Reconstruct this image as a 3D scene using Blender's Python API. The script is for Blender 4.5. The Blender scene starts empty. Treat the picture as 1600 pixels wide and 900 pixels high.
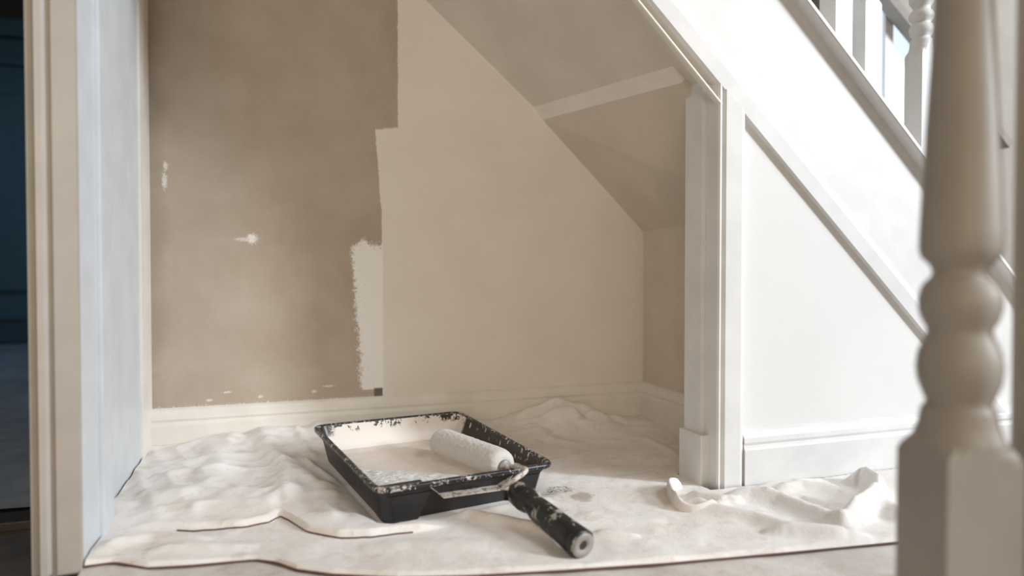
import bpy, bmesh, math, random
import numpy as np
from mathutils import Vector, Matrix, noise
random.seed(4); np.random.seed(4)
S = bpy.context.scene
C = bpy.data.collections.new('scene'); S.collection.children.link(C)
PI = math.pi

# ---------------------------------------------------------------- camera
YAW = math.radians(18.7); PIT = math.atan(21/1060.)
CAM = Vector((.2457, -1.0017, .38)); FPX = 1060.
fw = Vector((math.sin(YAW)*math.cos(PIT), math.cos(YAW)*math.cos(PIT), -math.sin(PIT)))
rt = Vector((math.cos(YAW), -math.sin(YAW), 0)); upv = rt.cross(fw)
cd = bpy.data.cameras.new('camera'); cam = bpy.data.objects.new('camera', cd); C.objects.link(cam)
cd.sensor_width = 36; cd.lens = 36*FPX/1600; cd.clip_start = .02
cam.matrix_world = Matrix.Translation(CAM) @ Matrix((rt, upv, -fw)).transposed().to_4x4()
cd.dof.use_dof = True; cd.dof.focus_distance = 1.22; cd.dof.aperture_fstop = 1.9
S.camera = cam
# ---------------------------------------------------------------- world, lights, exposure
W = bpy.data.worlds.new('world'); S.world = W; W.use_nodes = True
bg = W.node_tree.nodes['Background']; bg.inputs[0].default_value = (1, .76, .52, 1); bg.inputs[1].default_value = .30
def area(name, loc, target, sx, sy, col, power):
    l = bpy.data.lights.new(name, 'AREA'); l.shape = 'RECTANGLE'; l.size = sx; l.size_y = sy
    l.color = col; l.energy = power
    o = bpy.data.objects.new(name, l); C.objects.link(o); o.location = loc
    o.rotation_euler = (Vector(target)-Vector(loc)).to_track_quat('-Z', 'Y').to_euler(); return o
area('hall_daylight', (4.70, -2.93, 1.95), (.6, .1, .2), .42, 1.2, (.86, .93, 1), 215)
area('hall_overhead_fill', (2.9, -2.1, 3.0), (.8, -.1, .1), 1.2, 1.2, (.86, .93, 1), 58)  # added overhead fill standing in for ceiling bounce, not a skylight
area('hall_front_fill', (-.5, -3.3, .95), (.6, .5, .4), 1.4, 1.2, (1, .86, .69), 31)  # added warm frontal fill from behind the camera, no window known there
area('side_room_window', (-2.3, 2.0, 1.3), (-.6, 1.6, 0), .9, 1.0, (.35, .68, 1), 10)
S.view_settings.view_transform = 'Standard'; S.view_settings.look = 'None'
S.view_settings.exposure = .1; S.view_settings.gamma = 1; S.view_settings.use_curve_mapping = False

# ---------------------------------------------------------------- helpers
def hit(x, y, ax, val):
    d = fw + rt*((x-800)/FPX) + upv*((450-y)/FPX)
    return CAM + d*((val-CAM[ax])/d[ax])
def tag(o, label=None, cat=None, group=None, kind=None):
    for k, v in (('label', label), ('category', cat), ('group', group), ('kind', kind)):
        if v: o[k] = v
    return o
def link(name, me, mat, parent=None, smooth=False):
    o = bpy.data.objects.new(name, me); C.objects.link(o)
    if mat: me.materials.append(mat)
    if parent: o.parent = parent
    if smooth:
        for p in me.polygons: p.use_smooth = True
    return o
def mesh(name, vs, fs, mat, parent=None, smooth=False):
    me = bpy.data.meshes.new(name); me.from_pydata([tuple(v) for v in vs], [], fs); me.update()
    bm = bmesh.new(); bm.from_mesh(me); bmesh.ops.recalc_face_normals(bm, faces=bm.faces); bm.to_mesh(me); bm.free()
    return link(name, me, mat, parent, smooth)
def obj(name, bm, mat, parent=None, smooth=False):
    bmesh.ops.recalc_face_normals(bm, faces=bm.faces)
    me = bpy.data.meshes.new(name); bm.to_mesh(me); bm.free()
    return link(name, me, mat, parent, smooth)
def bx(bm, lo, hi, bev=0):
    lo = Vector(lo); hi = Vector(hi)
    r = bmesh.ops.create_cube(bm, size=1, matrix=Matrix.Translation((lo+hi)/2) @ Matrix.Diagonal((*(hi-lo), 1)))
    if bev:
        es = list({e for v in r['verts'] for e in v.link_edges})
        bmesh.ops.bevel(bm, geom=es, offset=bev, segments=2, affect='EDGES', profile=.7)
    return bm
def box(name, lo, hi, mat, parent=None, bev=0.0):
    return obj(name, bx(bmesh.new(), lo, hi, bev), mat, parent)
def prism(name, poly, p0, p1, frame, mat, parent=None, smooth=False):
    """sweep a closed 2-D profile [(a,b)..] from p0 to p1; frame = (dirA, dirB)"""
    A, B = Vector(frame[0]), Vector(frame[1]); n = len(poly); vs = []
    for p in (Vector(p0), Vector(p1)):
        vs += [p + A*a + B*b for a, b in poly]
    fs = [(i, (i+1) % n, n+(i+1) % n, n+i) for i in range(n)] + [tuple(range(n))[::-1], tuple(range(n, 2*n))]
    return mesh(name, vs, fs, mat, parent, smooth)
def slab(name, quad, off, mat, parent=None):
    """four corners + thickness vector"""
    q = [Vector(p) for p in quad]; off = Vector(off)
    return mesh(name, q+[p+off for p in q], [(0, 1, 2, 3), (7, 6, 5, 4), (0, 4, 5, 1), (1, 5, 6, 2), (2, 6, 7, 3), (3, 7, 4, 0)], mat, parent)
def lathe(bm, prof, n=32, M=Matrix(), flat=False, cap=True):
    rings = []
    for r, z in prof:
        rings.append([bm.verts.new(M @ Vector((r*math.cos(2*PI*k/n), r*math.sin(2*PI*k/n), z))) for k in range(n)])
    for a, b in zip(rings, rings[1:]):
        for k in range(n):
            f = bm.faces.new((a[k], a[(k+1) % n], b[(k+1) % n], b[k])); f.smooth = not flat
    if cap:
        bm.faces.new(rings[0][::-1]); bm.faces.new(rings[-1])
    return bm
def tube(bm, pts, r, n=12):
    pts = [Vector(p) for p in pts]; rings = []
    up0 = Vector((0, 0, 1))
    for i, p in enumerate(pts):
        t = (pts[min(i+1, len(pts)-1)]-pts[max(i-1, 0)]).normalized()
        a = t.cross(up0)
        if a.length < .05: a = t.cross(Vector((1, 0, 0)))
        a.normalize(); b = t.cross(a)
        rr = r[i] if isinstance(r, (list, tuple)) else r
        rings.append([bm.verts.new(p + a*rr*math.cos(2*PI*k/n) + b*rr*math.sin(2*PI*k/n)) for k in range(n)])
    for a, b in zip(rings, rings[1:]):
        for k in range(n):
            bm.faces.new((a[k], a[(k+1) % n], b[(k+1) % n], b[k])).smooth = True
    bm.faces.new(rings[0][::-1]); bm.faces.new(rings[-1]); return bm
def spline(P, k=6):
    P = [Vector(p) for p in P]; Q = [P[0]]+P+[P[-1]]; out = []
    for i in range(1, len(Q)-2):
        a, b, c, d = Q[i-1:i+3]
        for j in range(k):
            t = j/k
            out.append(.5*((2*b)+(c-a)*t+(2*a-5*b+4*c-d)*t*t+(3*b-a-3*c+d)*t**3))
    return out+[P[-1]]

# ---------------------------------------------------------------- node materials
class NT:
    def __init__(s, name):
        s.m = bpy.data.materials.new(name); s.m.use_nodes = True; s.t = s.m.node_tree
        s.b = s.t.nodes['Principled BSDF']; s.tc = s.t.nodes.new('ShaderNodeTexCoord')
        s.P = s.tc.outputs['Object']
        sep = s.t.nodes.new('ShaderNodeSeparateXYZ'); s.t.links.new(s.P, sep.inputs[0]); s.x, s.y, s.z = sep.outputs
    def put(s, inp, v):
        if hasattr(v, 'is_output') or isinstance(v, bpy.types.NodeSocket): s.t.links.new(v, inp)
        elif v is not None: inp.default_value = v
    def M(s, op, a, b=None, c=None):
        n = s.t.nodes.new('ShaderNodeMath'); n.operation = op; s.put(n.inputs[0], a)
        if b is not None: s.put(n.inputs[1], b)
        if c is not None: s.put(n.inputs[2], c)
        return n.outputs[0]
    def add(s, a, b): return s.M('ADD', a, b)
    def sub(s, a, b): return s.M('SUBTRACT', a, b)
    def mul(s, a, b): return s.M('MULTIPLY', a, b)
    def mx(s, a, b): return s.M('MAXIMUM', a, b)
    def mn(s, a, b): return s.M('MINIMUM', a, b)
    def gt(s, v, lo, hi):      # smooth step
        n = s.t.nodes.new('ShaderNodeMapRange'); n.interpolation_type = 'SMOOTHSTEP'; n.clamp = True
        s.put(n.inputs['Value'], v); n.inputs['From Min'].default_value = lo; n.inputs['From Max'].default_value = hi
        return n.outputs[0]
    def noise(s, scale, detail=3, rough=.55, stretch=None, w=None):
        n = s.t.nodes.new('ShaderNodeTexNoise'); n.inputs['Scale'].default_value = scale
        n.inputs['Detail'].default_value = detail; n.inputs['Roughness'].default_value = rough
        v = s.P
        if stretch:
            mp = s.t.nodes.new('ShaderNodeMapping'); mp.inputs['Scale'].default_value = stretch
            if w: mp.inputs['Location'].default_value = w
            s.t.links.new(s.P, mp.inputs[0]); v = mp.outputs[0]
        s.t.links.new(v, n.inputs['Vector']); return n.outputs['Fac']
    def mix(s, f, a, b):
        n = s.t.nodes.new('ShaderNodeMix'); n.data_type = 'RGBA'; s.put(n.inputs[0], f)
        for i, v in ((6, a), (7, b)):
            if isinstance(v, tuple): v = (*v, 1) if len(v) == 3 else v
            s.put(n.inputs[i], v)
        return n.outputs[2]
    def bump(s, h, strength=.3, dist=.002):
        n = s.t.nodes.new('ShaderNodeBump'); n.inputs['Strength'].default_value = strength; n.inputs['Distance'].default_value = dist
        s.put(n.inputs['Height'], h); s.t.links.new(n.outputs[0], s.b.inputs['Normal'])
    def done(s, col=None, rough=.5, metal=0, spec=None, sheen=None):
        if col is not None: s.put(s.b.inputs['Base Color'], (*col, 1) if isinstance(col, tuple) and len(col) == 3 else col)
        s.put(s.b.inputs['Roughness'], rough); s.b.inputs['Metallic'].default_value = metal
        if spec is not None: s.b.inputs['Specular IOR Level'].default_value = spec
        if sheen is not None: s.b.inputs['Sheen Weight'].default_value = sheen
        return s.m
def paintmat(name, col, rough=.38, var=.04, bump=.12, scale=14):
    n = NT(name); f = n.noise(scale, 4); g = n.noise(260, 3)
    dk = tuple(c*(1-var*2.2) for c in col)
    n.bump(g, bump, .0008); return n.done(n.mix(n.gt(f, .3, .7), dk, col), rough)
M = {}
M['gloss'] = paintmat('white_gloss_paint', (.76, .755, .745), .5)
M['lining'] = paintmat('cool_white_lining_paint', (.64, .67, .70), .4)
M['shadecream'] = paintmat('shade_toned_cream_paint', (.45, .415, .37), .45)  # shade on the left architrave put into a darker cream
M['trimcream'] = paintmat('cream_satin_paint', (.80, .76, .69), .4)
M['ceil'] = paintmat('soffit_paint', (.71, .645, .565), .75, .03, .3, 9)
M['endw'] = paintmat('end_wall_paint', (.67, .59, .49), .75, .04, .3, 9)
M['endw2'] = paintmat('batten_paint', (.84, .79, .72), .6)
M['panel'] = paintmat('panel_paint', (.77, .76, .745), .6, .015, .2, 5)
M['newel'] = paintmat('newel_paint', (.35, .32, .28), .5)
M['newelb'] = paintmat('newel_board_paint', (.60, .55, .47), .5)
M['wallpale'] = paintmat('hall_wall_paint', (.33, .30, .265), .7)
M['brown'] = paintmat('dark_brown_rail', (.16, .115, .08), .4)
# back wall: bare plaster with the rolled and brushed paint edges
n = NT('half_painted_plaster')
nA = n.noise(55, 4, .7); nB = n.noise(230, 4, .75); nC = n.noise(7, 5, .6); nD = n.noise(26, 4, .7, (1, 1, .25))
def wob(v, a, b): return n.add(v, n.add(n.mul(n.sub(nA, .5), a), n.mul(n.sub(nB, .5), b)))
xw = wob(n.x, .006, .010)
zw = wob(n.z, .012, .012)
r1 = n.gt(xw, .4935, .4955)
# roller pass edge leans with height
edge = n.sub(xw, n.add(.457, n.mul(n.mx(n.sub(n.z, .52), 0), -.075)))
r2 = n.mul(n.gt(edge, -.0005, .0012), n.sub(1, n.gt(n.add(zw, n.mul(n.sub(n.x, .47), -.12)), .705, .709)))
# brush dabbed patch
xb = wob(n.x, .030, .045)
edgeb = n.sub(xb, n.add(.3885, n.mul(n.mx(n.sub(.44, n.z), 0), .062)))
topb = n.sub(n.add(.458, n.mul(n.M('ABSOLUTE', n.sub(n.x, .418)), -.35)), wob(n.z, .05, .06))
r3 = n.mul(n.mul(n.gt(edgeb, -.001, .006), n.gt(topb, -.002, .006)), n.gt(n.z, .121, .124))
gaps = n.mul(n.gt(n.noise(320, 4, .8), .60, .66), n.sub(1, n.gt(n.add(edgeb, 0), .012, .055)))
r3 = n.mul(r3, n.sub(1, n.mul(gaps, .8)))
r3 = n.mul(r3, n.sub(1, n.gt(n.x, .4585, .461)))
notch = n.mul(n.mul(n.gt(n.x, .437, .441), n.sub(1, n.gt(n.x, .457, .459))), n.sub(1, n.gt(n.z, .1235, .127)))
def spot(cx, cz, rx, rz, sc=1.):
    d = n.M('SQRT', n.add(n.M('POWER', n.mul(n.sub(n.x, cx), 1/rx), 2), n.M('POWER', n.mul(n.sub(n.z, cz), 1/rz), 2)))
    return n.sub(1, n.gt(n.add(d, n.mul(n.sub(nB, .5), 3.4*sc)), .5, 1.3))
sp = n.mx(spot(.186, .456, .011, .010), n.mul(spot(.172, .454, .02, .004), .6))
for a in ((.02, .57, .005, .016), (.022, .60, .004, .01), (.10, .118, .006, .003), (.2, .12, .005, .003), (.31, .125, .006, .003), (.135, .133, .008, .002), (.34, .135, .012, .002)):
    sp = n.mx(sp, n.mul(spot(*a), .75))
fl = n.mul(n.gt(nB, .52, .6), n.sub(1, n.gt(wob(n.z, .01, .006), .1085, .1125)))
fl2 = n.mul(n.gt(nA, .5, .6), n.sub(1, n.gt(wob(n.x, .004, .006), -.0085, -.0055)))
spots = n.mn(n.mx(sp, n.mx(fl, n.mul(fl2, .6))), 1.)
pl = n.mix(n.gt(nC, .25, .78), (.40, .325, .25), (.49, .415, .34))
pl = n.mix(n.mul(n.gt(nD, .55, .8), .2), pl, (.46, .40, .335))
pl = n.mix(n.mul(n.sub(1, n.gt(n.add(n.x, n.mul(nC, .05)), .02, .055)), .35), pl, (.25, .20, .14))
col = n.mix(spots, pl, (.80, .76, .70))
col = n.mix(n.mx(r1, r2), col, n.mix(n.gt(nC, .25, .7), (.765, .71, .635), (.81, .76, .69)))
col = n.mix(r3, col, (.88, .86, .83))
col = n.mix(notch, col, (.17, .14, .11))
cov = n.mx(n.mx(r1, r2), r3)
n.bump(n.add(n.mul(nB, .25), cov), .5, .0012)
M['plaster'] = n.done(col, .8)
# cotton dust sheets
def cloth(name, a, b, stain=True):
    n = NT(name); w1 = n.noise(900, 2, .6, (1, .3, 1)); w2 = n.noise(900, 2, .6, (.3, 1, 1)); big = n.noise(9, 4, .6); sm = n.noise(45, 4, .7)
    c = n.mix(n.gt(big, .35, .7), a, b)
    c = n.mix(n.mul(n.gt(sm, .56, .74), .5), c, (a[0]*.72, a[1]*.67, a[2]*.62))
    md = n.noise(19, 5, .65, (1, 1.7, 1), (3, 1, 0))
    c = n.mix(n.mul(n.gt(md, .54, .70), .5), c, (a[0]*.76, a[1]*.68, a[2]*.60))
    if stain:
        def blot(cx, cy, r):
            d = n.M('SQRT', n.add(n.M('POWER', n.sub(n.x, cx), 2), n.M('POWER', n.sub(n.y, cy), 2)))
            return n.sub(1, n.gt(n.add(d, n.mul(n.sub(sm, .5), .05)), r*.6, r))
        h = hit(908, 787, 2, 0); c = n.mix(n.mul(blot(h.x, h.y, .026), .75), c, (.36, .29, .235))
        h = hit(872, 776, 2, 0)
        c = n.mix(n.mul(blot(h.x, h.y, .03), n.gt(n.noise(260, 3, .8), .47, .56)), c, (.16, .13, .10))
    n.bump(n.add(n.mul(n.add(w1, w2), .5), n.mul(n.add(sm, md), .9)), .6, .0022)
    return n.done(c, .95, 0, .15, .2)
M['cloth'] = cloth('cream_cotton_cloth', (.80, .76, .715), (.89, .875, .86))
M['cloth2'] = cloth('worn_cotton_cloth', (.56, .50, .46), (.72, .68, .64), False)
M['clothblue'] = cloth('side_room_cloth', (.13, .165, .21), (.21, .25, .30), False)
M['hem'] = paintmat('red_brown_stitching', (.14, .07, .06), .9)
# plastic
n = NT('black_tray_plastic'); a = n.noise(60, 4, .7); b = n.noise(420, 3, .7)
n.bump(b, .15, .0006)
M['black'] = n.done(n.mix(n.mul(n.gt(a, .62, .75), .25), (.020, .019, .019), (.11, .10, .09)), n.add(.27, n.mul(a, .2)), 0, .5)
n = NT('paint_flecked_black_plastic'); a = n.noise(170, 4, .75); b = n.noise(36, 3, .7)
f = n.mul(n.gt(n.add(a, n.mul(n.sub(b, .5), .5)), .555, .615), .8)
n.bump(f, .5, .001)
M['flecked'] = n.done(n.mix(f, (.016, .016, .019), (.66, .60, .54)), .33)
# inner walls of tray: paint splashed from below (object space z: rim = 0)
n = NT('splashed_tray_inside'); a = n.noise(75, 4, .75); b = n.noise(240, 3, .7)
dr = n.noise(95, 3, .6, (1, 1, .16))
back = n.gt(n.y, .13, .14)
hz = n.add(n.z, n.mul(n.sub(a, .5), .03))
lvl = n.sub(1, n.gt(hz, -.0065, -.004))
blk = n.mul(n.gt(n.noise(55, 3, .8, (1, 1, .8)), .52, .56), n.gt(n.add(n.z, n.mul(a, .01)), -.014, -.006))
leftc = n.mul(n.sub(1, n.gt(n.add(n.x, n.mul(n.sub(b, .5), .03)), -.128, -.112)), n.gt(n.z, -.024, -.018))
pb = n.mul(back, n.mul(n.sub(1, blk), n.sub(1, n.mul(leftc, n.gt(dr, .36, .42)))))
right = n.mul(n.sub(1, back), n.mx(n.mul(n.gt(dr, .60, .63), n.gt(n.add(n.z, n.mul(a, .03)), -.006, .0)), n.sub(1, n.gt(n.add(n.z, n.mul(n.sub(a, .5), .012)), -.047, -.044))))
f = n.mn(n.add(pb, right), 1.)
n.bump(f, .5, .001)
M['inside'] = n.done(n.mix(f, (.028, .024, .019), (.735, .665, .59)), .35)
n = NT('wet_cream_paint'); a = n.noise(70, 4, .7); b = n.noise(25, 3, .5)
n.bump(n.add(a, b), .15, .001)
M['wet'] = n.done(n.mix(n.gt(a, .4, .7), (.70, .62, .54), (.74, .67, .595)), .27)
n = NT('roller_ribbed_paint'); a = n.noise(60, 4, .8, (1, 3.2, 1)); 
n.bump(a, .9, .003)
M['ribbed'] = n.done(n.mix(n.gt(a, .4, .6), (.68, .67, .64), (.84, .85, .85)), .3)
n = NT('fleece_sleeve'); a = n.noise(700, 3, .8); b = n.noise(90, 3, .7)
n.bump(n.add(a, b), .8, .002)
M['fleece'] = n.done(n.mix(a, (.72, .68, .63), (.86, .84, .81)), .85, 0, .2, .4)
n = NT('smeared_black_grip'); a = n.noise(42, 4, .7, (1, 1, .6)); b = n.noise(200, 3, .7)
f = n.gt(n.add(a, n.mul(n.sub(b, .5), .12)), .545, .60)
n.bump(n.add(f, n.mul(b, .3)), .5, .001)
M['grip'] = n.done(n.mix(f, (.014, .014, .014), (.40, .385, .34)), .38)
n = NT('paint_smeared_steel'); a = n.noise(80, 4, .75)
f = n.gt(a, .40, .5); n.bump(f, .5, .001)
M['wire'] = n.done(n.mix(f, (.22, .20, .19), (.70, .63, .57)), .4, .0)
M['ring'] = paintmat('smeared_grey_plastic', (.38, .36, .34), .4, .2)
M['hole'] = paintmat('rusty_hole', (.05, .025, .015), .7)
M['teal'] = paintmat('dark_teal_cabinet_paint', (.045, .12, .155), .45)
M['tealgroove'] = paintmat('teal_recess_paint', (.03, .085, .11), .5)
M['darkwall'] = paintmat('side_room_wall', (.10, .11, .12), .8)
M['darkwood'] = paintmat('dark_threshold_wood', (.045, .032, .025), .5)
M['floor'] = paintmat('grey_floor', (.13, .115, .10), .7, .2)
n = NT('daylight_pane'); n.done((.6, .7, .8), .2); n.b.inputs['Emission Color'].default_value = (.74, .87, 1, 1); n.b.inputs['Emission Strength'].default_value = .85
M['pane'] = n.m

def struct(o): o['kind'] = 'structure'; return o
# ---------------------------------------------------------------- floor and shell
struct(box('floor', (-3, -2.6, -.06), (3.6, 4.2, -.006), M['floor']))
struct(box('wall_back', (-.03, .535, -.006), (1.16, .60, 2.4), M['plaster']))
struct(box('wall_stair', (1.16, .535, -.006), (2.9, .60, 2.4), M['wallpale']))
# soffit planes under the stairs (main slope, downstand batten, lower slope)
bA = hit(665, 0, 1, .535); bB = hit(834, 167, 1, .535); bC = hit(848, 187, 1, .535); bD = hit(1006, 362, 1, .535)
sl = (bA.z-bB.z)/(bB.x-bA.x)
bT = Vector((0, .535, bA.z+sl*bA.x))
fA = hit(1058, 80, 1, 0.0); fB = hit(1104, 137, 1, 0.0); slf = (fA.z-fB.z)/(fB.x-fA.x)
fT = Vector((0, 0, fA.z+slf*fA.x))
lineB = lambda x: fA.z - slf*(x-fA.x)
bm_front = hit(1052, 103, 1, .055); bm_front2 = hit(1066, 129, 1, .06)
ceil = struct(slab('ceiling', [fT, bT, bB, bm_front], (.02, 0, .03), M['ceil']))
fj = Vector((.962, 0.0, lineB(.962)))
slab('lining_head', [fT, bm_front+Vector((0, 0, -.0005)), Vector((.95, .08, .722)), Vector((.957, 0, .706))], (.02, 0, .03), M['ceil'], ceil)
slab('batten', [bB, bm_front, bm_front2, bC], (.02, .0, .03), M['endw2'], ceil)
eT = Vector((1.12, .535, bD.z)); 
slab('lower_soffit', [bC, bm_front2, Vector((1.12, .06, bD.z+.005)), eT], (.02, 0, .03), M['endw'], ceil)
struct(box('wall_right', (1.12, .08, -.006), (1.15, .55, .54), M['endw']))
# left side of the cupboard: lining, stop bead, panel
wl = struct(box('wall_left', (-.045, .145, -.006), (-.010, .60, 2.3), M['lining']))
box('corner_strip', (-.011, .44, 0), (-.0065, .535, 2.3), M['trimcream'], wl, .001)
t = struct(box('trim_1', (-.045, 0, -.006), (0, .085, 2.3), M['lining'], None, .0015))
box('stop_bead', (-.045, .085, 0), (.006, .145, 2.3), M['lining'], t, .003)
# architraves: profile across the width (a = outward from opening, b = toward the camera)
arch = [(0, 0), (0, .008), (.003, .011), (.0065, .0105), (.008, .007), (.011, .007), (.014, .013), (.045, .014), (.052, .012), (.053, 0)]
archL = [(0, 0), (0, .010), (.026, .011), (.030, .006), (.033, .006), (.037, .012), (.044, .013), (.047, .008), (.055, .007), (.055, 0)]
struct(prism('trim_2', archL, (0, 0, 0), (0, 0, 2.3), ((-1, 0, 0), (0, -1, 0)), M['shadecream']))
# right jamb
L0 = hit(1084.5, 80, 1, -.011); L1 = hit(1445, 519, 1, -.011); sl0 = (L0.z-L1.z)/(L1.x-L0.x)
low = lambda x: L0.z - sl0*(x-L0.x)
topj = lambda x: lineB(x)
jm = struct(mesh('trim_3', [(.955, 0, -.006), (.955, .027, -.006), (.946, .027, -.006), (.946, .077, -.006), (1.0, .077, -.006), (1.0, 0, -.006)] +
    [(.955, 0, .714), (.955, .027, .726), (.946, .027, .726), (.946, .077, .735), (1.0, .077, .735), (1.0, 0, .714)],
    [(0, 1, 7, 6), (1, 2, 8, 7), (2, 3, 9, 8), (3, 4, 10, 9), (4, 5, 11, 10), (5, 0, 6, 11), (0, 5, 4, 3, 2, 1), (6, 7, 8, 9, 10, 11)], M['gloss']))
box('plinth', (.9375, .012, -.006), (.958, .081, .098), M['gloss'], jm, .003)
a0, a1 = .955, 1.008
vs = []
for zz in (0, 1):
    for a, b in arch:
        vs.append((a0+a, -b, -.006 if zz == 0 else low(a0+a)+.001))
k = len(arch)
struct(mesh('trim_4', vs, [(i, (i+1) % k, k+(i+1) % k, k+i) for i in range(k)]+[tuple(range(k)), tuple(range(k, 2*k))], M['gloss']))
# spandrel panel under the string
U0 = hit(1255, 0, 1, -.022); U1 = hit(1453, 256, 1, -.022); sl1 = (U0.z-U1.z)/(U1.x-U0.x)
high = lambda x: U0.z - sl0*(x-(U0.x+U1.x)/2) - sl1*((U1.x-U0.x)/2)
xr = 1.72
struct(mesh('wall_front', [(1.0, y, z) for y in (0, .03) for z in (-.006,)] + [(xr, 0, -.006), (xr, .03, -.006), (1.0, 0, low(1.0)+.03), (1.0, .03, low(1.)+.03), (xr, 0, low(xr)+.03), (xr, .03, low(xr)+.03)],
    [(0, 2, 6, 4), (1, 3, 7, 5), (0, 1, 3, 2), (4, 5, 7, 6), (0, 1, 5, 4), (2, 3, 7, 6)], M['panel']))
# skirting
sk = [(0, 0), (.016, 0), (.016, .072), (.0135, .0755), (.0125, .080), (.0145, .085), (.0135, .093), (.010, .099), (.0085, .103), (.003, .107), (0, .107)]
struct(prism('baseboard_back', sk, (-.01, .535, 0), (1.12, .535, 0), ((0, -1, 0), (0, 0, 1)), M['trimcream']))
struct(prism('baseboard_right', sk, (1.12, .1, 0), (1.12, .535, 0), ((-1, 0, 0), (0, 0, 1)), M['trimcream']))
struct(prism('baseboard_front', sk, (1.009, 0, 0), (xr, 0, 0), ((0, -1, 0), (0, 0, 1)), M['gloss']))
# ---------------------------------------------------------------- stair string with mouldings, base rail
x0, x1 = -.12, 1.72
d = Vector((1, 0, -sl0)).normalized(); nrm = Vector((sl0, 0, 1)).normalized()
string = struct(mesh('trim_5', [(x0, 0, low(x0)+.005), (x1, 0, low(x1)+.005), (x1, 0, high(x1)+.004), (x0, 0, high(x0)+.004),
    (x0, .03, low(x0)+.005), (x1, .03, low(x1)+.005), (x1, .03, high(x1)+.004), (x0, .03, high(x0)+.004)],
    [(0, 1, 2, 3), (7, 6, 5, 4), (0, 4, 5, 1), (1, 5, 6, 2), (2, 6, 7, 3), (3, 7, 4, 0)], M['gloss']))
md = [(0, .03), (0, -.011), (.027, -.012), (.031, -.0105), (.036, -.007), (.043, -.005), (.045, 0), (.045, .03)]
prism('string_moulding', md, Vector((x0, 0, low(x0))), Vector((x1, 0, low(x1))), (nrm, (0, 1, 0)), M['gloss'], string)
bead = []
prism('lining_bead', [(0, 0), (.0, -.008), (.003, -.011), (.007, -.011), (.009, -.008), (.009, 0)], fT+Vector((0, 0, .0)), fj, ((0, 0, -1), (0, 1, 0)), M['trimcream'], string)
cap = struct(prism('trim_6', [(0, -.022), (.002, -.024), (.008, -.024), (.0105, -.021), (.0105, .066), (.008, .068), (0, .068)],
    Vector((x0, 0, high(x0))), Vector((x1, 0, high(x1))), (nrm, (0, 1, 0)), M['gloss']))
# ---------------------------------------------------------------- balusters
def sq_turned(name, cx, cy, a, zb0, zb1, prof, ztop, mat, rot=0, slope=0, n=32, parent=None):
    """square foot with lamb's-tongue shoulders then a turned shaft (prof = [(r,z)..])"""
    bm = bmesh.new(); R = Matrix.Translation((cx, cy, 0)) @ Matrix.Rotation(rot, 4, 'Z')
    q = 8*4; rings = []
    def sqpt(k, h, rnd):
        th = 2*PI*k/q; c, s = math.cos(th), math.sin(th); m = h/max(abs(c), abs(s)); r = min(m, rnd)
        return r*c, r*s
    hh = prof[0][1]-zb1; r0_ = prof[0][0]
    levels = [(zb0, a/2, 9), (zb1, a/2, 9), (zb1+hh*.15, a/2, a*.665), (zb1+hh*.4, a/2, a*.56*.7+r0_*.3), (zb1+hh*.7, a/2, a*.15+r0_*.72), (zb1+hh*.9, a/2, r0_*1.02)]
    for z, h, rnd in levels:
        rg = []
        for k in range(q):
            x, y = sqpt(k+.0, h, rnd)
            rg.append(bm.verts.new(R @ Vector((x, y, z - (slope*x if z == zb0 else 0)))))
        rings.append(rg)
    for r, z in prof:
        rings.append([bm.verts.new(R @ Vector((r*math.cos(2*PI*k/q), r*math.sin(2*PI*k/q), z))) for k in range(q)])
    for i, (A, B) in enumerate(zip(rings, rings[1:])):
        for k in range(q):
            f = bm.faces.new((A[k], A[(k+1) % q], B[(k+1) % q], B[k])); f.smooth = i >= len(levels)
    bm.faces.new(rings[0][::-1]); bm.faces.new(rings[-1])
    return obj(name, bm, mat, parent)
def baluster(cx, label, foot=.20):
    zr = high(cx)+.0142; s = .040; z1 = zr + foot
    r = .0205
    P = [(r*.97, .006), (r*.8, .010), (r*.78, .013), (r*1.0, .019), (r*1.08, .028), (r*1.0, .035), (r*.78, .039), (r*.8, .042), (r*1.05, .048), (r*1.12, .055), (r*1.0, .061), (r*.74, .067),
         (r*.78, .073), (r*1.05, .080), (r*1.1, .09), (r*1.02, .1), (r*.9, .2), (r*.72, .36), (r*.9, .38), (r*.9, .40)]
    o = sq_turned('baluster', 0, 0, s, -foot+.001, 0, [(a, b+s*.62) for a, b in P], 0, M['gloss'], 0, slope=-sl0*-1)
    o.location = (cx, .020, z1)
    tag(o, label, 'baluster', 'balusters on the sloping base rail'); return o
b4 = hit(1440, 200, 1, 0); b2 = hit(1352, 60, 1, 0)
baluster(b4.x+.02, 'white turned baluster with full beaded neck in view, nearest the grey foreground newel', .232)
baluster(b2.x+.02, 'white baluster standing in front of the pale blue window, only its square foot in view', .178)
baluster(hit(1307, 30, 1, 0).x+.018, 'leftmost white baluster at the top edge of the photo, only its square foot showing')
# treads behind the string
for i in range(8):
    xx = 1.62-i*.22; zz = low(xx-.25)+.07
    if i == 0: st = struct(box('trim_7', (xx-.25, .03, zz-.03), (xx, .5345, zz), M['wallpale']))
    else: box('tread', (xx-.25, .03, zz-.03), (xx, .5345, zz), M['wallpale'], st)
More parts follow.
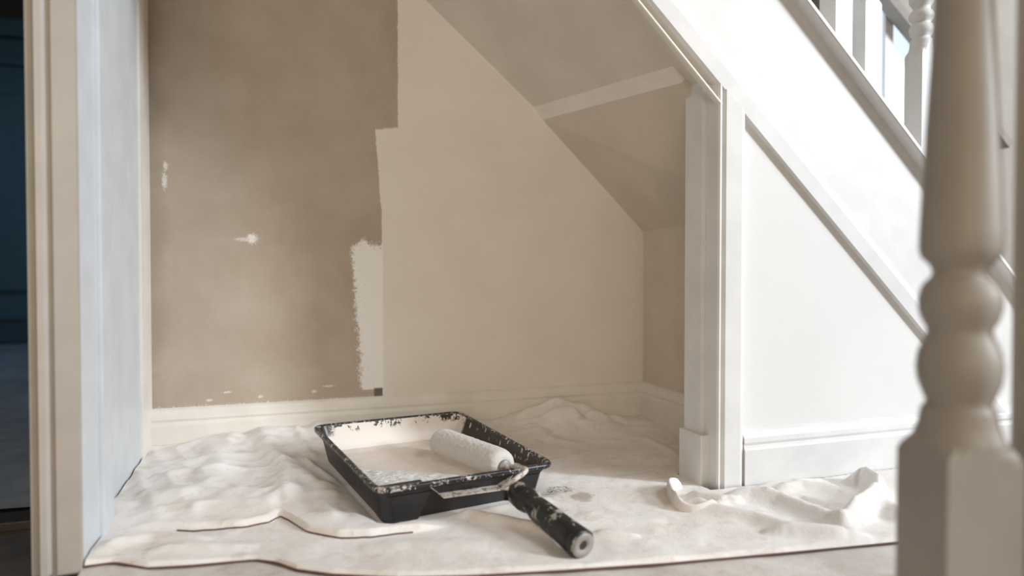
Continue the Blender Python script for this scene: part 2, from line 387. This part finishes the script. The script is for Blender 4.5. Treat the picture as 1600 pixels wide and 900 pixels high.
# far side window and rail seen between the balusters (on the stair side of the back wall)
yw = .535
w0 = hit(1300, 60, 1, yw); w1 = hit(1418, 60, 1, yw)
win = struct(box('window_1', (w0.x, yw-.012, .7), (w1.x, yw-.004, 2.2), M['pane']))
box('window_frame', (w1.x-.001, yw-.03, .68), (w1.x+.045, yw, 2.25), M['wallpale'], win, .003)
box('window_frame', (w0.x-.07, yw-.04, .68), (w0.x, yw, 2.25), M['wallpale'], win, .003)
wm = hit(1386, 60, 1, yw)
box('glazing_bar', (wm.x-.03, yw-.022, .7), (wm.x, yw-.004, 2.2), M['gloss'], win, .002)
r0 = hit(1387, 4, 1, yw-.06); r1 = hit(1418, 42, 1, yw-.06); rs = (r0.z-r1.z)/(r1.x-r0.x)
n2 = Vector((rs, 0, 1)).normalized()
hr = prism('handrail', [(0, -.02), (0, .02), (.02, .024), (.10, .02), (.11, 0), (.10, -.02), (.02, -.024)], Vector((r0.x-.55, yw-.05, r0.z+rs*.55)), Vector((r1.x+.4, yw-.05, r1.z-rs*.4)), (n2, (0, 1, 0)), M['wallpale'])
tag(hr, 'shaded taupe handrail on the far stair wall crossing the pale blue window', 'handrail')

# ---------------------------------------------------------------- foreground newel
DN = .64; bear = YAW+math.atan((1500-800)/FPX)
nc = Vector((CAM.x+DN*math.sin(bear), CAM.y+DN*math.cos(bear), 0))
zN = DN*math.cos(bear-YAW)
zy = lambda y: CAM.z-(y-429)*zN/FPX
px = zN/FPX*.86
an = .0605
prof = [(60*px, zy(640)), (54*px, zy(634)), (52*px, zy(628)), (58*px, zy(615)), (66*px, zy(596)), (69*px, zy(575)), (66*px, zy(552)), (57*px, zy(532)), (51*px, zy(520)), (52*px, zy(512)),
        (60*px, zy(500)), (66*px, zy(482)), (66*px, zy(465)), (60*px, zy(446)), (46*px, zy(432)), (43*px, zy(424)), (50*px, zy(412)), (62*px, zy(402)), (66*px, zy(388)),
        (65*px, zy(360)), (62*px, zy(300)), (57*px, zy(200)), (51*px, zy(100)), (46*px, zy(0)), (40*px, zy(-150)), (36*px, zy(-300)), (44*px, zy(-320)), (44*px, zy(-340))]
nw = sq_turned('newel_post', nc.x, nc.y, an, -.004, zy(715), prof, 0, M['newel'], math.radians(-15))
tag(nw, 'large blurred turned newel post in the right foreground, two rings above its square foot', 'newel post')
# shaded pale upright just beyond the newel at the frame edge
dl = Vector((4.70-nc.x, -2.93-nc.y, 0)).normalized(); dn = Vector((-dl.y, dl.x, 0))
p2 = nc+dl*.045
t8 = struct(prism('trim_8', [(0, -.012), (.006, -.018), (.03, -.018), (.036, -.012), (.4, -.012), (.4, .018), (0, .018)], Vector((p2.x, p2.y, -.006)), Vector((p2.x, p2.y, 1.6)), (dl, dn), M['newelb']))

# ---------------------------------------------------------------- paint tray pose
TC = Vector((.488, .195, .078)); TW, TL = .314, .367; TY, TP, TR = .208, .068, -.014
tc, ts = math.cos(TY), math.sin(TY)
TM = Matrix.Translation(TC) @ Matrix.Rotation(TY, 4, 'Z') @ Matrix.Rotation(TP, 4, 'X') @ Matrix.Rotation(-TR, 4, 'Y')
TD = .066      # depth of the tray

A = hit(788, 729, 2, .0605); B = hit(703, 696, 2, .0575)
TMI = TM.inverted(); LA, LB = TMI @ A, TMI @ B

# ---------------------------------------------------------------- dust sheets (height fields over the floor)
def F(pts, z=0.0): return np.array([[*hit(x, y, 2, z)][:2] for x, y in pts])
H1 = F([(120, 892), (180, 884), (230, 893), (300, 889), (400, 880), (432, 884), (462, 895), (520, 903), (620, 908), (740, 905), (880, 897), (1040, 886), (1240, 868), (1405, 852), (1500, 845), (1700, 838)])
H1 = H1[np.argsort(H1[:, 0])]
h1 = lambda u: np.interp(u, H1[:, 0], H1[:, 1])
def vnoise(x, y, f, seed):
    rs = np.random.RandomState(seed); G = rs.rand(128, 128)
    X = x*f+40.3; Y = y*f+51.7; xi = np.floor(X).astype(int); yi = np.floor(Y).astype(int); fx = X-xi; fy = Y-yi
    fx = fx*fx*(3-2*fx); fy = fy*fy*(3-2*fy); g = lambda a, b: G[a % 128, b % 128]
    return (g(xi, yi)*(1-fx)+g(xi+1, yi)*fx)*(1-fy)+(g(xi, yi+1)*(1-fx)+g(xi+1, yi+1)*fx)*fy
def dist(u, v, P):
    """distance to polyline, param along, sign"""
    best = np.full(u.shape, 9.); par = np.zeros(u.shape); sg = np.zeros(u.shape)
    seg = np.hypot(*(P[1:]-P[:-1]).T); tot = seg.sum(); acc = 0
    for (a, b, L) in zip(P[:-1], P[1:], seg):
        dx, dy = (b-a)/L; tt = np.clip((u-a[0])*dx+(v-a[1])*dy, 0, L)
        ex = u-a[0]-dx*tt; ey = v-a[1]-dy*tt; dd = np.hypot(ex, ey); m = dd < best
        best = np.where(m, dd, best); par = np.where(m, (acc+tt)/tot, par); sg = np.where(m, np.sign(dx*ey-dy*ex), sg); acc += L
    return best, par, sg
def smooth(x, a, b):
    t = np.clip((x-a)/(b-a), 0, 1); return t*t*(3-2*t)
def ridge(u, v, pts, h, w, taper=.18, sharp=1.0, asym=0):
    P = F(pts) if not isinstance(pts, np.ndarray) else pts
    dd, par, sg = dist(u, v, P); ww = w*(1+asym*sg)
    env = np.clip(np.minimum(par, 1-par)/taper, 0, 1) if taper > 0 else 1
    env = env**.6
    return h*env*np.exp(-(dd/ww)**2*sharp)
def step(u, v, P, h, w, u0, u1):
    P = P[np.argsort(P[:, 0])]
    hv = np.interp(u, P[:, 0], P[:, 1])
    env = smooth(u, u0, u0+.06)*(1-smooth(u, u1-.06, u1))
    s = smooth(v-hv, -w*.5, w)
    return h*env*s*np.exp(-np.clip(v-hv, 0, 9)/.09), hv, env
R = [ # polyline (px), height, width
 ([(425, 735), (446, 765), (450, 795), (438, 812)], .010, .018, 0),
 ([(300, 715), (345, 740), (330, 780), (250, 815)], .008, .03, 0),
 ([(395, 700), (425, 735), (470, 770), (520, 790)], .010, .018, 0),
 ([(470, 742), (500, 760), (540, 778)], .008, .009, 0),
 ([(460, 705), (480, 730), (500, 745)], .007, .010, 0),
 ([(235, 770), (330, 765), (390, 750)], .005, .02, 0),
 ([(215, 800), (300, 800), (380, 795)], .005, .02, 0),
 ([(690, 812), (740, 818), (800, 832), (860, 846), (900, 862)], .012, .012, 0),
 ([(720, 806), (800, 800), (860, 790)], .006, .018, 0),
 ([(1128, 788), (1170, 788), (1220, 797), (1270, 817), (1325, 838)], .019, .015, -.35),
 ([(1060, 795), (1100, 806), (1180, 822), (1240, 840), (1320, 850)], .013, .014, -.3),
 ([(1190, 842), (1240, 848), (1300, 852), (1360, 850)], .011, .010, 0),
 ([(1322, 766), (1345, 762), (1372, 780), (1372, 797), (1345, 815), (1312, 838)], .034, .014, 0),
 ([(1376, 800), (1400, 815), (1420, 830)], .016, .02, 0),
 ([(1210, 778), (1250, 772), (1320, 776)], .012, .010, 0),
 ([(1190, 792), (1250, 790), (1300, 800)], .008, .009, 0),
 ([(1180, 775), (1230, 768), (1300, 764)], .010, .012, 0),
 ([(1075, 782), (1092, 790), (1128, 796), (1160, 797)], .012, .009, 0),
 ([(1040, 800), (1090, 803), (1140, 800)], .006, .01, 0),
 ([(900, 815), (960, 822), (1040, 830)], .004, .02, 0),
 ([(930, 843), (965, 846), (1000, 850)], .005, .008, 0),
 ([(150, 880), (185, 862), (240, 852), (330, 858)], .009, .014, 0),
 ([(230, 872), (300, 868), (400, 868)], .006, .014, 0),
 ([(560, 870), (640, 862), (760, 868)], .004, .02, 0),
 ([(1000, 690), (1030, 705), (1060, 720)], .006, .012, 0),
 ([(820, 690), (880, 680), (930, 682)], .010, .02, 0),
 ([(790, 700), (850, 695), (905, 702)], .007, .015, 0),
]
H2a = F([(150, 838), (220, 838), (300, 841), (380, 837), (420, 829), (438, 819), (452, 826), (480, 843), (530, 852), (580, 852), (640, 845), (700, 835)])
def sheet_height(u, v):
    z = .003 + .003*vnoise(u, v, 9, 1) + .0022*vnoise(u, v, 26, 2) + .0009*vnoise(u, v, 70, 3)
    for P, h, w, asym in R:
        z = z + ridge(u, v, P, h, w, asym=asym)
    # crumpled area at the left
    lf = 1-smooth(u, .30, .45)
    cr = np.abs(vnoise(u+.3*v, v, 22, 5)-.5)*2
    hq = np.interp(u, H2a[np.argsort(H2a[:, 0]), 0], H2a[np.argsort(H2a[:, 0]), 1])
    nf = smooth(v-hq, -.005, .07)
    wu = u+.03*vnoise(u, v, 12, 31); wv = v+.03*vnoise(u, v, 12, 32)
    z = z + lf*nf*(.007*(1-cr) + .0035*vnoise(wu, wv, 48, 6) + .006*vnoise(wu*.6+wv*.5, wv*1.3-wu*.8, 16, 33)) + lf*nf*.008*smooth(v, .0, .2)
    s, _, _ = step(u, v, H2a, .011, .006, .02, .48); z = z+s
    # climbs the skirting at the back
    bl = smooth(v, .37, .51)
    hb = np.interp(u, [0, .05, .12, .22, .35, .55, .74, .80, .86, .93, 1.0, 1.06, 1.12], [.004, .008, .020, .030, .035, .030, .032, .046, .050, .042, .024, .012, .010])
    z = z + bl*hb*(1+.12*np.sin(u*60))
    # deep folds behind the tray on the right
    for (a, b, h, w) in (((.76, .485), (.97, .50), .022, .009), ((.80, .45), (.92, .465), .016, .009), ((.92, .468), (1.04, .475), .014, .008), ((.70, .43), (.82, .42), .008, .012)):
        z = z + ridge(u, v, np.array([a, b]), h, w)
    for (a, b, h, w) in (((.80, .472), (.90, .482), -.014, .0045), ((.86, .468), (.99, .487), -.012, .0045), ((.74, .462), (.84, .448), -.009, .005), ((.96, .478), (1.08, .45), -.008, .005)):
        z = z + ridge(u, v, np.array([a, b]), h, w)
    # under the tray: pressed to the tray's bottom plane
    lx = (u-TC.x)*tc + (v-TC.y)*ts; ly = -(u-TC.x)*ts + (v-TC.y)*tc
    ex = np.maximum(np.abs(lx)-(TW/2-.026), 0); ey = np.maximum(np.abs(ly)-(TL/2-.026), 0); dd = np.hypot(ex, ey)
    zb = TC.z+ly*math.sin(TP)+lx*math.sin(TR)-TD-.0015
    zb = np.maximum(zb, .002)
    k = 1-smooth(dd, .004, .045)
    kk = 1-smooth(dd, .0, .012)
    z = z*(1-k)+(zb-.0*k)*k
    z = np.where(dd < .014, np.minimum(z, zb), z)
    # under the roller's grip
    g0 = np.array([*hit(905, 866, 2, 0)][:2]); 
    dg = np.hypot(u-g0[0], v-g0[1]); z = z*(smooth(dg, .01, .06)*.85+.15)
    return z
nu, nv = 440, 300
us = np.linspace(.002, 1.6, nu)
U = np.repeat(us[:, None], nv, 1); tt = np.linspace(0, 1, nv)[None, :]**1.0
base = h1(U); V = base + (.518-base)*tt
U = U - .0105*smooth(V, .144, .150)*np.clip(1-U/.02, 0, 1)
Z = sheet_height(U, V)
edge = smooth(V-base, -.001, .006); Z = Z*edge + (.0045)*(1-edge) + .0045*edge
# vertical cloth against the left lining is trimmed at u>=0 ; clip heights near walls ok
idx = np.arange(nu*nv).reshape(nu, nv)
vs = np.stack([U, V, Z], -1).reshape(-1, 3)
wall = lambda u, v: (u > .9365) & (u < 1.02) & (v > -.018) & (v < .085) | (u > 1.0) & (v > -.018) & (v < .09) | (u > 1.105) & (v > -.018) | (u > .952) & (v > -.018) & (v < .03)
cu = (U[:-1, :-1]+U[1:, 1:])/2; cv = (V[:-1, :-1]+V[1:, 1:])/2
keep = ~wall(cu, cv)
q = np.stack([idx[:-1, :-1], idx[1:, :-1], idx[1:, 1:], idx[:-1, 1:]], -1)[keep]
me = bpy.data.meshes.new('dust_sheet'); me.from_pydata(vs.tolist(), [], q.tolist()); me.update()
ds = link('dust_sheet', me, M['cloth'], None, True)
tag(ds, 'large crumpled cream cotton dust sheet under the paint tray, pushed up against the skirting', 'dust sheet')
bm = bmesh.new()
hp = [Vector((u, float(h1(u)), .0042)) for u in np.linspace(.002, 1.6, 160)]
tube(bm, hp, .0014, 6); hem = obj('hem', bm, M['hem'], ds); hem['label'] = 'red brown stitched hem'
bm = bmesh.new(); pts = []
o = np.argsort(H2a[:, 0]); HH = H2a[o]
for u in np.linspace(.10, .42, 60):
    v = float(np.interp(u, HH[:, 0], HH[:, 1])); pts.append(Vector((u, v-.002, float(sheet_height(np.array([u]), np.array([v-.002]))[0])+.0052)))
tube(bm, pts, .0013, 6); hem2 = obj('hem', bm, M['hem'], ds); hem2['label'] = 'red brown stitched hem'
# the fold standing up against the jamb
base = [(1062, 766, .004), (1055, 769, .022), (1049, 777, .031), (1047, 787, .031), (1051, 798, .026), (1070, 806, .019), (1100, 808, .013), (1140, 803, .008), (1185, 800, .003)]
bp = spline([Vector((*hit(x, y, 2, .002)[:2], h)) for x, y, h in base], 8)
vs, fs = [], []; sec = [(-.004, -.1), (-.0045, .35), (-.0035, .75), (-.001, .97), (.002, 1.0), (.005, .86), (.007, .55), (.010, .25), (.016, -.05)]
for i, p in enumerate(bp):
    tg = (bp[min(i+1, len(bp)-1)]-bp[max(i-1, 0)]); tg.z = 0; tg.normalize(); sd = Vector((-tg.y, tg.x, 0))
    zb = float(sheet_height(np.array([p.x]), np.array([p.y]))[0])
    for o_, f_ in sec:
        q_ = Vector((p.x, p.y, 0))+sd*(o_*(.8+.3*math.sin(i*.35))+.0035*f_*math.sin(i*.25))
        vs.append((q_.x, q_.y, zb-.002+p.z*f_))
k = len(sec)
for i in range(len(bp)-1):
    for j in range(k-1): fs.append((i*k+j, (i+1)*k+j, (i+1)*k+j+1, i*k+j+1))
fs.append(tuple(range(k)))
mesh('standing_fold', vs, fs, M['cloth'], ds, True)
# lower sheet in front
nu2, nv2 = 260, 60
U = np.repeat(np.linspace(.0, 1.7, nu2)[:, None], nv2, 1); V = np.linspace(-.62, 0, nv2)[None, :]*np.ones_like(U)
V = -.75+(h1(U)+.03+.75)*np.linspace(0, 1, nv2)[None, :]
Z = -.001+.003*vnoise(U, V, 14, 11)+.0016*vnoise(U, V, 40, 12)
Z = np.minimum(Z, .0028)
idx = np.arange(nu2*nv2).reshape(nu2, nv2)
q = np.stack([idx[:-1, :-1], idx[1:, :-1], idx[1:, 1:], idx[:-1, 1:]], -1).reshape(-1, 4)
me = bpy.data.meshes.new('dust_sheet'); me.from_pydata(np.stack([U, V, Z], -1).reshape(-1, 3).tolist(), [], q.tolist()); me.update()
ds2 = link('dust_sheet', me, M['cloth2'], None, True)
tag(ds2, 'flat greyer dust sheet along the bottom edge, its back edge under the hemmed sheet', 'dust sheet')

# ---------------------------------------------------------------- paint tray (local: rim z=0, +y back)
tray = bpy.data.objects.new('paint_tray', None); C.objects.link(tray)
tray.matrix_world = TM; tray.empty_display_size = .1
tag(tray, 'black plastic roller tray splashed with cream paint, standing on the dust sheet', 'paint tray')
def rrect(hx, hy, r, z, n=6, zf=None):
    out = []
    for cx, cy, a0 in ((hx-r, hy-r, 0), (-hx+r, hy-r, PI/2), (-hx+r, -hy+r, PI), (hx-r, -hy+r, 3*PI/2)):
        for k in range(n+1):
            a = a0+k*PI/2/n; x, y = cx+r*math.cos(a), cy+r*math.sin(a)
            out.append(Vector((x, y, zf(x, y) if zf else z)))
    return out
def loft(bm, rings, cap0=False, cap1=False):
    R_ = [[bm.verts.new(p) for p in r] for r in rings]
    for A, B in zip(R_, R_[1:]):
        k = len(A)
        for i in range(k): bm.faces.new((A[i], A[(i+1) % k], B[(i+1) % k], B[i])).smooth = True
    if cap0: bm.faces.new(R_[0][::-1])
    if cap1: bm.faces.new(R_[-1])
    return bm
hx, hy = TW/2, TL/2
ramp = lambda x, y: -(.024 + (.030)*min(1, max(0, (y+hy-.03)/(TL*.62))))
# outer wall
bm = loft(bmesh.new(), [rrect(hx-.0085, hy-.0085, .020, -.004), rrect(hx-.0095, hy-.0095, .020, -.014), rrect(hx-.013, hy-.013, .020, -.020), rrect(hx-.022, hy-.024, .022, -TD+.006), rrect(hx-.027, hy-.029, .020, -TD+.001)], cap1=True)
# front recess between the two feet: push the middle of the front wall in and raise its bottom
for v in bm.verts:
    pass
obj('outer_wall', bm, M['black'], tray, False)
# corner feet on the front
for sgn in (-1, 1):
    bm = bmesh.new()
    xo, xi_t, xi_b = sgn*(hx-.014), sgn*(hx-.095), sgn*(hx-.072)
    xo_b = sgn*(hx-.024)
    yf_t, yf_b, yb = -hy+.010, -hy+.018, -hy+.06
    P = [(xo, yf_t+.012, -.016), (xo-sgn*.012, yf_t, -.016), (xi_t, yf_t, -.016), (xi_t, yb, -.016), (xo, yb, -.016),
         (xo_b, yf_b+.012, -TD-.004), (xo_b-sgn*.012, yf_b, -TD-.004), (xi_b, yf_b, -TD-.004), (xi_b, yb, -TD-.002), (xo_b, yb, -TD-.002)]
    vv = [bm.verts.new(p) for p in P]
    for k in range(5): bm.faces.new((vv[k], vv[(k+1) % 5], vv[5+(k+1) % 5], vv[5+k]))
    bm.faces.new(vv[:5]); bm.faces.new(vv[5:])
    bmesh.ops.recalc_face_normals(bm, faces=bm.faces)
    bmesh.ops.bevel(bm, geom=list(bm.edges), offset=.002, segments=2, affect='EDGES')
    obj('foot', bm, M['black'], tray)
# rim
bm = loft(bmesh.new(), [rrect(hx-.0085, hy-.0085, .020, -.0045), rrect(hx-.001, hy-.001, .022, -.0075), rrect(hx, hy, .022, -.0065), rrect(hx+.0003, hy+.0003, .022, -.002), rrect(hx-.001, hy-.001, .022, 0.0), rrect(hx-.003, hy-.003, .021, .0008), rrect(hx-.007, hy-.007, .020, .0005), rrect(hx-.0085, hy-.0085, .018, -.002)])
obj('rim', bm, M['flecked'], tray, True)
# inside walls + floor
bm = loft(bmesh.new(), [rrect(hx-.0085, hy-.0085, .018, -.002), rrect(hx-.0125, hy-.0125, .018, -.016),
    rrect(hx-.025, hy-.028, .018, 0, zf=lambda x, y: ramp(x, y)+.003), rrect(hx-.029, hy-.033, .015, 0, zf=ramp)])
obj('inner_wall', bm, M['inside'], tray)
# paint lying in the tray
def patch(name, x0, x1, y0, y1, nx, ny, zf, mat):
    vs, fs = [], []
    for i in range(nx+1):
        for j in range(ny+1):
            x = x0+(x1-x0)*i/nx; y = y0+(y1-y0)*j/ny; vs.append((x, y, zf(x, y)))
    for i in range(nx):
        for j in range(ny):
            a = i*(ny+1)+j; fs.append((a, a+ny+1, a+ny+2, a+1))
    return mesh(name, vs, fs, mat, tray, True)
patch('ramp', -hx+.026, hx-.026, -hy+.029, hy-.029, 8, 60, lambda x, y: ramp(x, y)-.0005, M['inside'])
def pz(x, y):
    n_ = noise.noise(Vector((x*40, y*40, 1)))
    e = min(hx-.0245-abs(x), hy-.027-abs(y))
    t_ = max(0, min(1, ((x-LA.x)*(LB.x-LA.x)+(y-LA.y)*(LB.y-LA.y))/((LB.x-LA.x)**2+(LB.y-LA.y)**2)*1.0))
    dd = math.hypot(x-LA.x-(LB.x-LA.x)*t_, y-LA.y-(LB.y-LA.y)*t_)
    pile = .014*math.exp(-(dd/.034)**2)*(.35+.65*t_)
    return ramp(x, y)+.0030+.0010*n_ + pile + (.004 if e < .004 else 0)
patch('paint_layer', -hx+.0235, hx-.0235, -hy+.026, hy-.026, 60, 70, pz, M['wet'])['label'] = 'wet cream paint film'
def pr_(x, y):
    u = (x+hx-.024)/.155; v = (y+hy-.026)/.16
    e = max(0, min(1, (1-u*.75-v*.62+.15*noise.noise(Vector((x*60, y*60, 3))))*4)) * min(1, max(0, u*14)) * min(1, max(0, v*14))
    rb = noise.noise(Vector((x*90+y*40, y*260, 5)))+.5*noise.noise(Vector((x*200, y*500, 8)))
    return ramp(x, y)+.0022+e*(.0030+.0020*rb)
patch('ridged_paint', -hx+.023, hx-.09, -hy+.024, -hy+.20, 110, 110, pr_, M['ribbed'])['label'] = 'white paint ridged by the roller'
# grip ledge under the front rim
bm = bmesh.new()
P = [(-.074, -hy+.012, -.004), (-.050, -hy-.004, -.025), (.052, -hy-.006, -.027), (.085, -hy+.012, -.008)]
vv = []
for x, y, z in P: vv.append(((x, y, z), (x, -hy+.030, z+.0)))
bmv = [[bm.verts.new(a), bm.verts.new(b)] for a, b in vv]; bmv2 = [[bm.verts.new((a[0], a[1]+.001, a[2]-.0022)), bm.verts.new((b[0], b[1], b[2]-.0022))] for a, b in vv]
for k in range(3):
    bm.faces.new((bmv[k][0], bmv[k+1][0], bmv[k+1][1], bmv[k][1])); bm.faces.new((bmv2[k][0], bmv2[k+1][0], bmv2[k+1][1], bmv2[k][1])); bm.faces.new((bmv[k][0], bmv[k+1][0], bmv2[k+1][0], bmv2[k][0]))
obj('grip_ledge', bm, M['wire'], tray)

# ---------------------------------------------------------------- paint roller
roller = bpy.data.objects.new('paint_roller', None); C.objects.link(roller); roller.location = hit(905, 866, 2, .006); bpy.context.view_layer.update()
tag(roller, 'white fleece paint roller lying in the tray, black smeared handle over its front', 'paint roller')
ro = Vector(roller.location)
def rel(p): return Vector(p)-ro
ax = (B-A).normalized(); B = A+ax*.225
MA = Matrix.Translation(rel(A)) @ ax.to_track_quat('Z', 'Y').to_matrix().to_4x4()
rs = .0275; bm = bmesh.new(); nr, nz = 96, 150; rings = []
for j in range(nz+1):
    z = .225*j/nz; e = min(z, .225-z); rr = rs*(1-.40*math.exp(-e/.0055))
    ring = []
    for k in range(nr):
        a = 2*PI*k/nr; nn = noise.noise(Vector((math.cos(a)*6, math.sin(a)*6, z*130)))*.5+noise.noise(Vector((math.cos(a)*14, math.sin(a)*14, z*330)))*.5
        r_ = rr*(1+.055*nn)
        ring.append(bm.verts.new(MA @ Vector((r_*math.cos(a), r_*math.sin(a), z))))
    rings.append(ring)
for a, b in zip(rings, rings[1:]):
    for k in range(nr): bm.faces.new((a[k], a[(k+1) % nr], b[(k+1) % nr], b[k])).smooth = True
bm.faces.new(rings[0][::-1]); bm.faces.new(rings[-1])
sv = obj('sleeve', bm, M['fleece'], roller)
bm = lathe(bmesh.new(), [(.012, -.001), (.012, -.003), (.010, -.0045), (.006, -.0045), (.005, -.008), (.0035, -.008)], 28, MA); obj('end_cap', bm, M['ring'], roller)
H0 = hit(807, 768, 2, .052); H1_ = hit(911, 852, 2, .0245); hd = (H1_-H0).normalized()
W1 = hit(822, 734, 2, .086); W2 = hit(806, 748, 2, .080); W3 = hit(788, 760, 2, .066)
pts = spline([A+ax*.02, A-ax*.012, A-ax*.026+Vector((0, 0, .006)), W1, W2, W3, W3*.45+(H0-hd*.006)*.55+Vector((-.002, 0, .0)), H0-hd*.002, H0+hd*.012], 8)
bm = tube(bmesh.new(), [rel(p) for p in pts], .0037, 12); obj('frame', bm, M['wire'], roller)
HL = (H1_-H0).length
MH = Matrix.Translation(rel(H0)) @ hd.to_track_quat('Z', 'Y').to_matrix().to_4x4()
prf = [(.006, -.006), (.0115, -.004), (.0145, .002), (.0155, .012), (.0160, .028), (.0130, .040), (.0125, .048), (.0145, .060), (.0152, HL*.5), (.0155, HL*.75), (.0163, HL*.86), (.0167, HL-.014), (.0160, HL-.013), (.0160, HL-.011), (.0170, HL-.009), (.0168, HL-.003), (.0150, HL)]
bm = lathe(bmesh.new(), [(a*1.24, b) for a, b in prf], 10, MH, False)
hdl = obj('handle', bm, M['grip'], roller)
bm = lathe(bmesh.new(), [(.0175, HL-.0005), (.0172, HL+.0014), (.0072, HL+.0014), (.0062, HL-.0004)], 28, MH); obj('end_ring', bm, M['ring'], hdl)
bm = lathe(bmesh.new(), [(.0062, HL-.001), (.0062, HL+.0004)], 20, MH); obj('hanging_hole', bm, M['hole'], hdl)

# ---------------------------------------------------------------- side room through the doorway at the left
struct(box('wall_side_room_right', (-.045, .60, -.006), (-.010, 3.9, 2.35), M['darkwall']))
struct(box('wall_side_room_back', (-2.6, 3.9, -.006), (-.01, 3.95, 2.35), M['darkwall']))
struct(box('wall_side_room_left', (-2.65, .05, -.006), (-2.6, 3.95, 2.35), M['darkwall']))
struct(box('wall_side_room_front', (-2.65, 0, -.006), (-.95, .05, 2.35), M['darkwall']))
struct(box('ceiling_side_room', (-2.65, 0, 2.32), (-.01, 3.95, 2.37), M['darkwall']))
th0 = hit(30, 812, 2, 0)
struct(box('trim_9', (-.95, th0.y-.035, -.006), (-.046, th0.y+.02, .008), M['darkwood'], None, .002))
cb = bpy.data.objects.new('dresser', None); C.objects.link(cb); cb.location = (-1.3, 3.5, 0)
tag(cb, 'dark teal panelled dresser far back in the dim side room at the left edge', 'dresser')
def zc(y): return CAM.z-(y-429)*3.55*1.06/FPX
def part(name, lo, hi, m, parent=cb, bev=.004):
    return box(name, Vector(lo)-Vector(cb.location), Vector(hi)-Vector(cb.location), m, parent, bev)
ztop = 1.78
part('body', (-2.2, 3.5, .0), (-.5, 3.88, ztop), M['teal'])
part('plinth', (-2.22, 3.46, .0), (-.48, 3.52, .13), M['tealgroove'])
part('base_rail', (-2.22, 3.44, .13), (-.48, 3.52, .26), M['teal'])
part('cornice', (-2.25, 3.42, ztop-.09), (-.45, 3.55, ztop), M['teal'])
part('frieze_moulding', (-2.23, 3.45, ztop-.24), (-.47, 3.52, ztop-.20), M['teal'])
for i in range(3):
    xa = -2.16+i*.56
    dr_ = part('door', (xa, 3.48, .29), (xa+.53, 3.505, 1.46), M['teal'])
    for lo, hi in (((xa, 3.465, .29), (xa+.07, 3.482, 1.46)), ((xa+.46, 3.465, .29), (xa+.53, 3.482, 1.46)), ((xa+.07, 3.465, .29), (xa+.46, 3.482, .37)), ((xa+.07, 3.465, 1.38), (xa+.46, 3.482, 1.46))):
        part('frame_rail', lo, hi, M['teal'], dr_)
U = np.repeat(np.linspace(-1.9, -.05, 120)[:, None], 160, 1); V = np.repeat(np.linspace(th0.y+.03, 3.2, 160)[None, :], 120, 0)
Z = .002+.012*vnoise(U, V, 4, 21)+.016*np.abs(np.sin(V*5+2*vnoise(U, V, 2, 22)))*vnoise(U, V, 3, 23)
idx = np.arange(120*160).reshape(120, 160); q = np.stack([idx[:-1, :-1], idx[1:, :-1], idx[1:, 1:], idx[:-1, 1:]], -1).reshape(-1, 4)
me = bpy.data.meshes.new('dust_sheet'); me.from_pydata(np.stack([U, V, Z], -1).reshape(-1, 3).tolist(), [], q.tolist()); me.update()
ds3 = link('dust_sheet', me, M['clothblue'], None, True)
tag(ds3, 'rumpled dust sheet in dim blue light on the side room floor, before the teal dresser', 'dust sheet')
